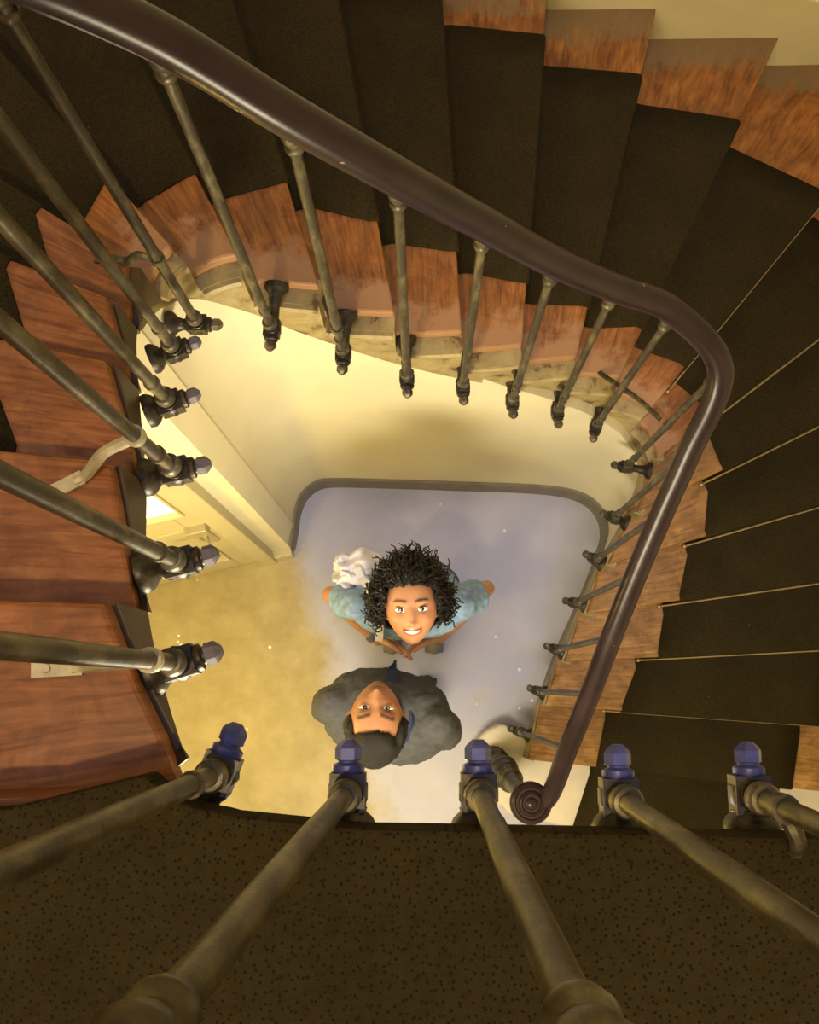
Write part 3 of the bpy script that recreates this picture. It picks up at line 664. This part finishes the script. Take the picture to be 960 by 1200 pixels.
    lw = .027 if cfg['smile'] else .023; cur = .011*(x/.03)**2 if cfg['smile'] else .003*(x/.03)**2
    zl = z-cur; inl = sstep(lw+.003, lw-.002, np.abs(x))
    paint(onf*.8*inl*(np.exp(-((zl+.054)/.0042)**4)+np.exp(-((zl+.0675)/.0048)**4)).clip(0, 1), cfg['lip'])
    paint(onf*.9*inl*np.exp(-((zl+.0602)/(.0052 if cfg['smile'] else .0016))**4), (.035, .012, .010))
    paint(onf*.7*(np.exp(-((np.abs(x)-.0075)/.0032)**2-((z+.0385)/.0028)**2)), (.05, .02, .015))
    tint(me, np.clip(col, 0, 1)); att_me('body', me, 'skin')
    def surf(px_, pz):                                            # point of the face surface at local x,z
        d = np.array([px_, .09, pz]); best = None
        for _ in range(14):
            q = head_shape(unit(d)[None], g)[0]; d = np.array([d[0]+(px_-q[0])*.8, d[1], d[2]+(pz-q[2])*.8])
        return q
    for sx in (-1, 1):                                            # eyes: almond, white with dark iris and lashes
        c = surf(sx*.031, .010); nu, nv = 33, 21; vv = []; ff = []; cc = []
        for j in range(nv):
            for i in range(nu):
                a = -1+2*i/(nu-1); bq = -1+2*j/(nv-1); hgt = .0066*cfg['eye']*(1-a*a)**.6+.0002
                lx, lz = a*.0155, bq*hgt+.0008*a*sx
                yy = .0055*(1-.75*a*a)*(1-.45*bq*bq)
                vv.append(toW([c[0]+lx, c[1]+.0035+yy, c[2]+lz]))
                rr = math.hypot(lx-cfg['gaze'][0], lz-cfg['gaze'][1])
                k = (.78, .76, .74)
                if rr < .0062: k = (.035, .016, .010)
                if rr < .0030: k = (.004, .003, .003)
                if math.hypot(lx-.0016, lz-.0022) < .0011: k = (.9, .9, .9)  # catchlight painted into the pupil
                if bq > .72: k = (.012, .008, .008)
                if bq < -.86: k = (.16, .07, .05)
                cc.append(k)
        for j in range(nv-1):
            for i in range(nu-1): q = j*nu+i; ff.append((q, q+1, q+nu+1, q+nu))
        o = mesh_obj('eye', vv, ff, 'eye', None, True); tint(o.data, np.array(cc)); att(o)
        sol = o.modifiers.new('depth', 'SOLIDIFY'); sol.thickness = .004; sol.offset = 0
    if cfg['smile']:
        vv = []; ff = []; nu, nv = 21, 4
        for j in range(nv):
            for i in range(nu):
                a = -1+2*i/(nu-1); lx = a*.0225; zc = -.0602+.011*(lx/.03)**2; lz = zc+(-1+2*j/(nv-1))*.0044*(1-a**4)+.0006
                q = surf(lx, lz); vv.append(toW([lx, q[1]+.0012+.0006*abs(math.sin(a*12)), lz]))
        for j in range(nv-1):
            for i in range(nu-1): q = j*nu+i; ff.append((q, q+1, q+nu+1, q+nu))
        o = att(mesh_obj('teeth', vv, ff, 'teeth', None, True)); sol = o.modifiers.new('depth', 'SOLIDIFY'); sol.thickness = .003; sol.offset = 0
    # shirt
    mb = MB(); torso(mb, .021, 0.0, 1.05)
    for sd in (0, 1):
        a, e = np.array(cfg['sh'][sd]), np.array(cfg['el'][sd]); ar = cfg['arm']; k = cfg['sleeve']; s1 = a+(e-a)*k
        inn = mid*.45+a*.55-np.array([0, 0, .03]); capsule(mb, inn, a+np.array([0, 0, -.004]), ar+.016, ar+.008)
        mb.lathe(a, s1-a, [(0, ar+.008), (np.linalg.norm(s1-a)*.5, ar+.013), (np.linalg.norm(s1-a), ar+.021)], 18)
    me = remesh(mb, .0075, 3, 'shirt'); displace(me, .0026, 26, cfg['seed']); displace(me, .0016, 70, cfg['seed']+3)
    shirt = att_me('shirt', me, cfg['shirt'])
    def att2(o): o.parent = shirt; return o
    # collar: a folded band round the neck, open at the throat
    pts = []; rad = cfg['collar_r']
    for k in range(25):
        th = math.radians(-90+35+k*290/24); pts.append(nbase+(-fr*math.sin(th)*-1.0*0+sv*math.cos(th)*rad+fr*math.sin(th)*rad*.95)+np.array([0, 0, .020-.022*(math.sin(th) > .3)*math.sin(th)]))
    pts = []
    for k in range(25):
        th = math.radians(90+28+k*304/24); pts.append(nbase+sv*math.cos(th)*rad+fr*math.sin(th)*rad*.95+np.array([0, 0, .012-.020*max(math.sin(th), 0)]))
    mbc = MB(); mbc.tube(pts, 1.0, prof=[(-.020, -.012), (-.004, .016), (.004, .016), (.0, .004), (-.012, -.014)]); c_ = mbc.build('collar', cfg['collar'], None); att2(c_)
    if cfg.get('placket'):
        mbp = MB(); q0 = nbase+fr*(rad*.9); q1 = mid+fr*(T['cd']+.03)-np.array([0, 0, .12]); mbp.tube(spline([q0, (q0+q1)/2+fr*.02+np.array([0, 0, .03]), q1], 5), 1.0, prof=[(-.016, -.003), (.016, -.003), (.016, .004), (-.016, .004)]); att2(mbp.build('placket', cfg['collar']))
    # trousers and shoes
    mb = MB(); rings = [(hip+np.array([0, 0, .05]), sv*(T['hip']+.014), fr*(T['hd']+.014)), (hip, sv*(T['hip']+.016), fr*(T['hd']+.016)), (hip-np.array([0, 0, .09]), sv*(T['hip']+.010), fr*(T['hd']+.008))]; loft(mb, rings)
    for sx in (-1, 1):
        h_ = hip+sv*sx*T['hip']*.52; k_ = np.array([*(np.array(cfg['feet'])+sv[:2]*sx*.09+fr[:2]*.02), .48]); an = np.array([*(np.array(cfg['feet'])+sv[:2]*sx*.095-fr[:2]*.01), .12]); chain(mb, [h_, k_, an], [T['hip']*.54, .072, .056])
    me = remesh(mb, .011, 3, 'trousers'); displace(me, .004, 20, 5); att_me('trousers', me, 'jeans')
    for sx in (-1, 1):
        an = np.array([*(np.array(cfg['feet'])+sv[:2]*sx*.095-fr[:2]*.01), .0]); mb = MB()
        chain(mb, [an+np.array([0, 0, .075]), an+fr*.06+np.array([0, 0, .050]), an+fr*.17+np.array([0, 0, .038])], [.046, .045, .034]); mb.box(an+fr*.065+np.array([0, 0, .012]), (.13, .042, .012), np.array([fr, sv, [0, 0, 1.0]]))
        me = remesh(mb, .008, 2, 'shoe'); p = co(me); p[:, 2] = np.maximum(p[:, 2], 0.0); setco(me, p); att_me('shoe', me, cfg['shoe'])
    # hair
    dv, df = ico(5); hp = head_shape(dv, g)
    hl = cfg['hairline'](hp); keep = hl > 0
    thick = cfg['hair_t']*np.clip(hl/.02, 0.15, 1)
    nz_ = wrinkle(hp, cfg['hair_n'], 95, 3)+wrinkle(hp, cfg['hair_n']*.7, 210, 8)
    hv = hp+dv*(thick+nz_*np.clip(hl/.012, 0, 1)+.001)[:, None]
    idx = -np.ones(len(hv), int); idx[keep] = np.arange(keep.sum())
    hf = [tuple(idx[i] for i in q) for q in df if all(keep[i] for i in q)]
    o = att(mesh_obj('hair', toW(hv[keep]), hf, cfg['hair_m'], None, True)); sol = o.modifiers.new('depth', 'SOLIDIFY'); sol.thickness = .008; sol.offset = -1
    return root, att, toW, B, hp, dv, nbase, sv, fr, mid, o
# --- woman
def hl_w(p):
    x, y, z = p.T
    front = z-(.050+.022*np.cos(np.clip(x/.085, -1, 1)*1.57)-np.clip(np.abs(x)-.060, 0, 1)*5.0)
    side = np.minimum(np.abs(x)*.0+.05, z+.035)-np.clip(y, 0, 1)*.4
    return np.where(y > .03, front, np.where(y > -.01, np.maximum(front, side), np.minimum(.05, z+.07)))
WH = np.array([*P(482, 710, 1.60), 1.575])
wom = dict(feet=tuple(P(480, 700, 1.35)*np.array([1, 1])+np.array([0, .055])), head=WH, face=(.02, -.30, .95), crown=(-.05, .95, .30),
    g=dict(w=.0775, d=.091, h=.113, jaw=.30, cheek=.0085, neck=.047), sh=((-.205, .262, 1.335), (.118, .262, 1.335)), front=(0, -1), el=((-.318, .318, 1.115), (.222, .338, 1.115)), wr=((-.155, .165, 1.06), (.060, .170, 1.06)),
    hand=[((.95, -.30, .05), (0, .1, 1), (0, -1, -.1), .7, .88), ((-.95, -.25, .05), (0, .1, 1), (0, -1, -.1), .7, .88)], arm=.041, torso=dict(hipz=.90, hip=.165, hd=.115, waist=.125, wd=.095, chest=.145, cd=.105),
    skin=(.50, .245, .135), lip=(.36, .09, .07), smile=True, eye=1.0, gaze=(0, .0006), sleeve=.50, shirt='denim', collar='denim', collar_r=.075, seed=2, shoe='sneaker', hairline=hl_w, hair_t=.022, hair_n=.004, hair_m='hair_black')
root, att, toW, B, hp, dv, nbase, sv, fr, mid, hairo = person('person', 'woman with curly dark hair and denim shirt smiling upward, light bag on shoulder', wom)
# curls: a mass of fine ringlets over the scalp, longer locks over both shoulders
mb = MB(); hl = hl_w(hp); cand = np.where((hl > .0005) & (hp[:, 2] > -.045))[0]
def ringlet(p, dd, L, n, rad, turns, th, fall):
    ph = rng.uniform(0, 6.28); a_ = unit(np.cross(dd, [.3, .2, 1])); b_ = np.cross(dd, a_); pts = []; p = p.copy()
    for k in range(n):
        t_ = k/(n-1); dd = unit(dd+np.array(fall)); p = p+dd*L/n; pts.append(p+(a_*math.cos(ph+t_*turns)+b_*math.sin(ph+t_*turns))*rad*min(1, .3+t_*2))
    mb.tube(pts, [th*(1-.45*k/(n-1)) for k in range(n)], 5)
for q in rng.choice(cand, 1100):
    face_side = np.clip(hp[q][1]/.08, 0, 1)
    out = unit((dv[q]*np.array([1, .25, 1]))@B*(1-.35*face_side)+np.array([0, .25, -.12])+rng.normal(0, .25, 3))
    ringlet(toW(hp[q]+dv[q]*(.004+min(hl[q], .012))), out, rng.uniform(.035, .085)*(1-.45*face_side), 13, rng.uniform(.004, .009), 9, .0030, (0, .01, -.10))
for k_ in range(420):
    sx = 1 if k_ < 290 else -1; th = rng.uniform(0, 1)
    st = toW([sx*(.072+.012*rng.random()), -.01-.06*th, .05-.085*rng.random()])
    ringlet(st, unit([sx*(.75 if sx > 0 else .45), .10-.45*rng.random(), -.15+.25*rng.random()]), rng.uniform(.08, .19 if sx > 0 else .13), 18, rng.uniform(.004, .009), 12, .0032, (-.01*sx, -.02, -.13))
o = mb.build('curls', 'hair_curl'); o.parent = hairo
# wristband
mb = MB(); e, w_ = np.array(wom['el'][0]), np.array(wom['wr'][0]); c_ = w_+(e-w_)*.10; mb.lathe(c_-unit(w_-e)*.012, w_-e, [(0, .024), (.004, .028), (.020, .028), (.024, .024)], 18); att(mb.build('wristband', 'wristband'))
# --- bag slung behind her shoulder
bagc = np.array([*P(418, 667, 1.32), 1.21]); bag = empty('shoulder_bag', (bagc[0], bagc[1], 1.05)); tag(bag, 'pale grey crumpled fabric bag hanging behind the curly haired woman', 'bag'); binv = Matrix.Translation(bag.location).inverted()
dv2, df2 = ico(6); q = np.sign(dv2)*np.abs(dv2)**.85; rid = lambda a: 1-2*np.abs(np.sin(a))
fold = .11*rid(q[:, 0]*3.1+1.9*q[:, 1]+1.3*np.sin(q[:, 1]*2.6+q[:, 2]*2)+.4)+.07*rid(q[:, 1]*4.3-2.2*q[:, 0]+1.6*np.sin(q[:, 0]*3.3)+q[:, 2]*1.7)+.03*rid(q[:, 0]*9+q[:, 1]*8+2*np.sin(q[:, 1]*6))
pv = np.stack([q[:, 0]*.088, q[:, 1]*.072, q[:, 2]*.15], 1)*(1+fold[:, None]*.9)
o = mesh_obj('bag_body', pv+bagc, df2, 'bag_fabric', None, True); o.parent = bag; o.matrix_parent_inverse = binv
mb = MB()                                                        # flap of loose cloth folded over the mouth
fv = []; fn = 15
for j_ in range(fn):
    for i_ in range(fn):
        a, c = -1+2*i_/(fn-1), -1+2*j_/(fn-1); rr = math.hypot(a, c); fv.append(bagc+np.array([.012+a*.072*(1+.12*math.sin(5*c)), .004+c*.058*(1+.15*math.sin(4*a+1)), .165-.035*rr*rr+.012*math.sin(a*5+2*c)+.008*math.sin(c*9-a*3)]))
o = fixn(mesh_obj('bag_flap', fv, [(r_*fn+c_, r_*fn+c_+1, (r_+1)*fn+c_+1, (r_+1)*fn+c_) for r_ in range(fn-1) for c_ in range(fn-1)], 'bag_fabric', None, True)); o.parent = bag; o.matrix_parent_inverse = binv
sol = o.modifiers.new('depth', 'SOLIDIFY'); sol.thickness = .006; ss2 = o.modifiers.new('soft', 'SUBSURF'); ss2.levels = 1; ss2.render_levels = 1
strap = [bagc+np.array([0, 0, .15]), bagc+np.array([.03, -.05, .18]), np.array([-.165, .30, 1.405]), np.array([-.150, .245, 1.402]), np.array([-.135, .19, 1.375]), np.array([-.14, .150, 1.31])]
mb = MB(); mb.tube(spline(strap, 6), 1.0, prof=[(-.012, -.002), (.012, -.002), (.012, .003), (-.012, .003)]); o = mb.build('strap', 'bag_strap'); o.parent = bag; o.matrix_parent_inverse = binv
mb = MB(); mb.box(bagc+np.array([.012, -.02, .178]), (.012, .016, .004), np.array([[.9, .43, 0], [-.43, .9, 0], [0, 0, 1.0]])); o = mb.build('buckle', 'bag_strap', None, False); o.parent = bag; o.matrix_parent_inverse = binv
mb = MB(); mb.tube(spline([bagc+np.array([.0, -.055, .10]), bagc+np.array([.015, -.085, .06]), bagc+np.array([.045, -.085, .03])], 5), .010, 8); o = mb.build('pull_cord', 'blue_band'); o.parent = bag; o.matrix_parent_inverse = binv
# --- man
def hl_m(p): return np.where(p[:, 1] > .0, p[:, 2]-(.060+.012*np.cos(p[:, 0]/.07*1.57)-np.clip(np.abs(p[:, 0])-.055, 0, 1)*4.0*np.where(p[:, 1] < .06, 1, .4)), np.where(p[:, 1] > -.02, p[:, 2]+.012, p[:, 2]+.055))
MHd = np.array([*P(441, 846, 1.70), 1.70])
man = dict(feet=(-.10, -.115), head=MHd, face=(.04, .57, .82), crown=(-.02, -.82, .57),
    g=dict(w=.0745, d=.096, h=.118, jaw=.24, cheek=.004, neck=.056), sh=((.042, -.108, 1.425), (-.272, -.050, 1.425)), front=(.15, .98), el=((.074, -.146, 1.16), (-.308, -.060, 1.16)), wr=((.070, -.175, .92), (-.300, -.09, .92)),
    hand=[((-.05, .15, -.98), (.2, .98, .1), (-.98, .2, 0), .5, 1.0), ((.05, .15, -.98), (.2, .98, .1), (.98, -.2, 0), .5, 1.0)], arm=.046, torso=dict(hipz=.95, hip=.165, hd=.115, waist=.145, wd=.115, chest=.178, cd=.125),
    skin=(.43, .195, .105), lip=(.26, .085, .06), smile=False, eye=1.0, gaze=(0, .0016), sleeve=.80, shirt='grey_polo', collar='navy_collar', collar_r=.082, placket=True, seed=11, shoe='shoe', beard=.48, brow=.0056, hairline=hl_m, hair_t=.014, hair_n=.0022, hair_m='hair_black')
person('person', 'man with short dark hair and charcoal polo shirt looking up beside the woman', man)
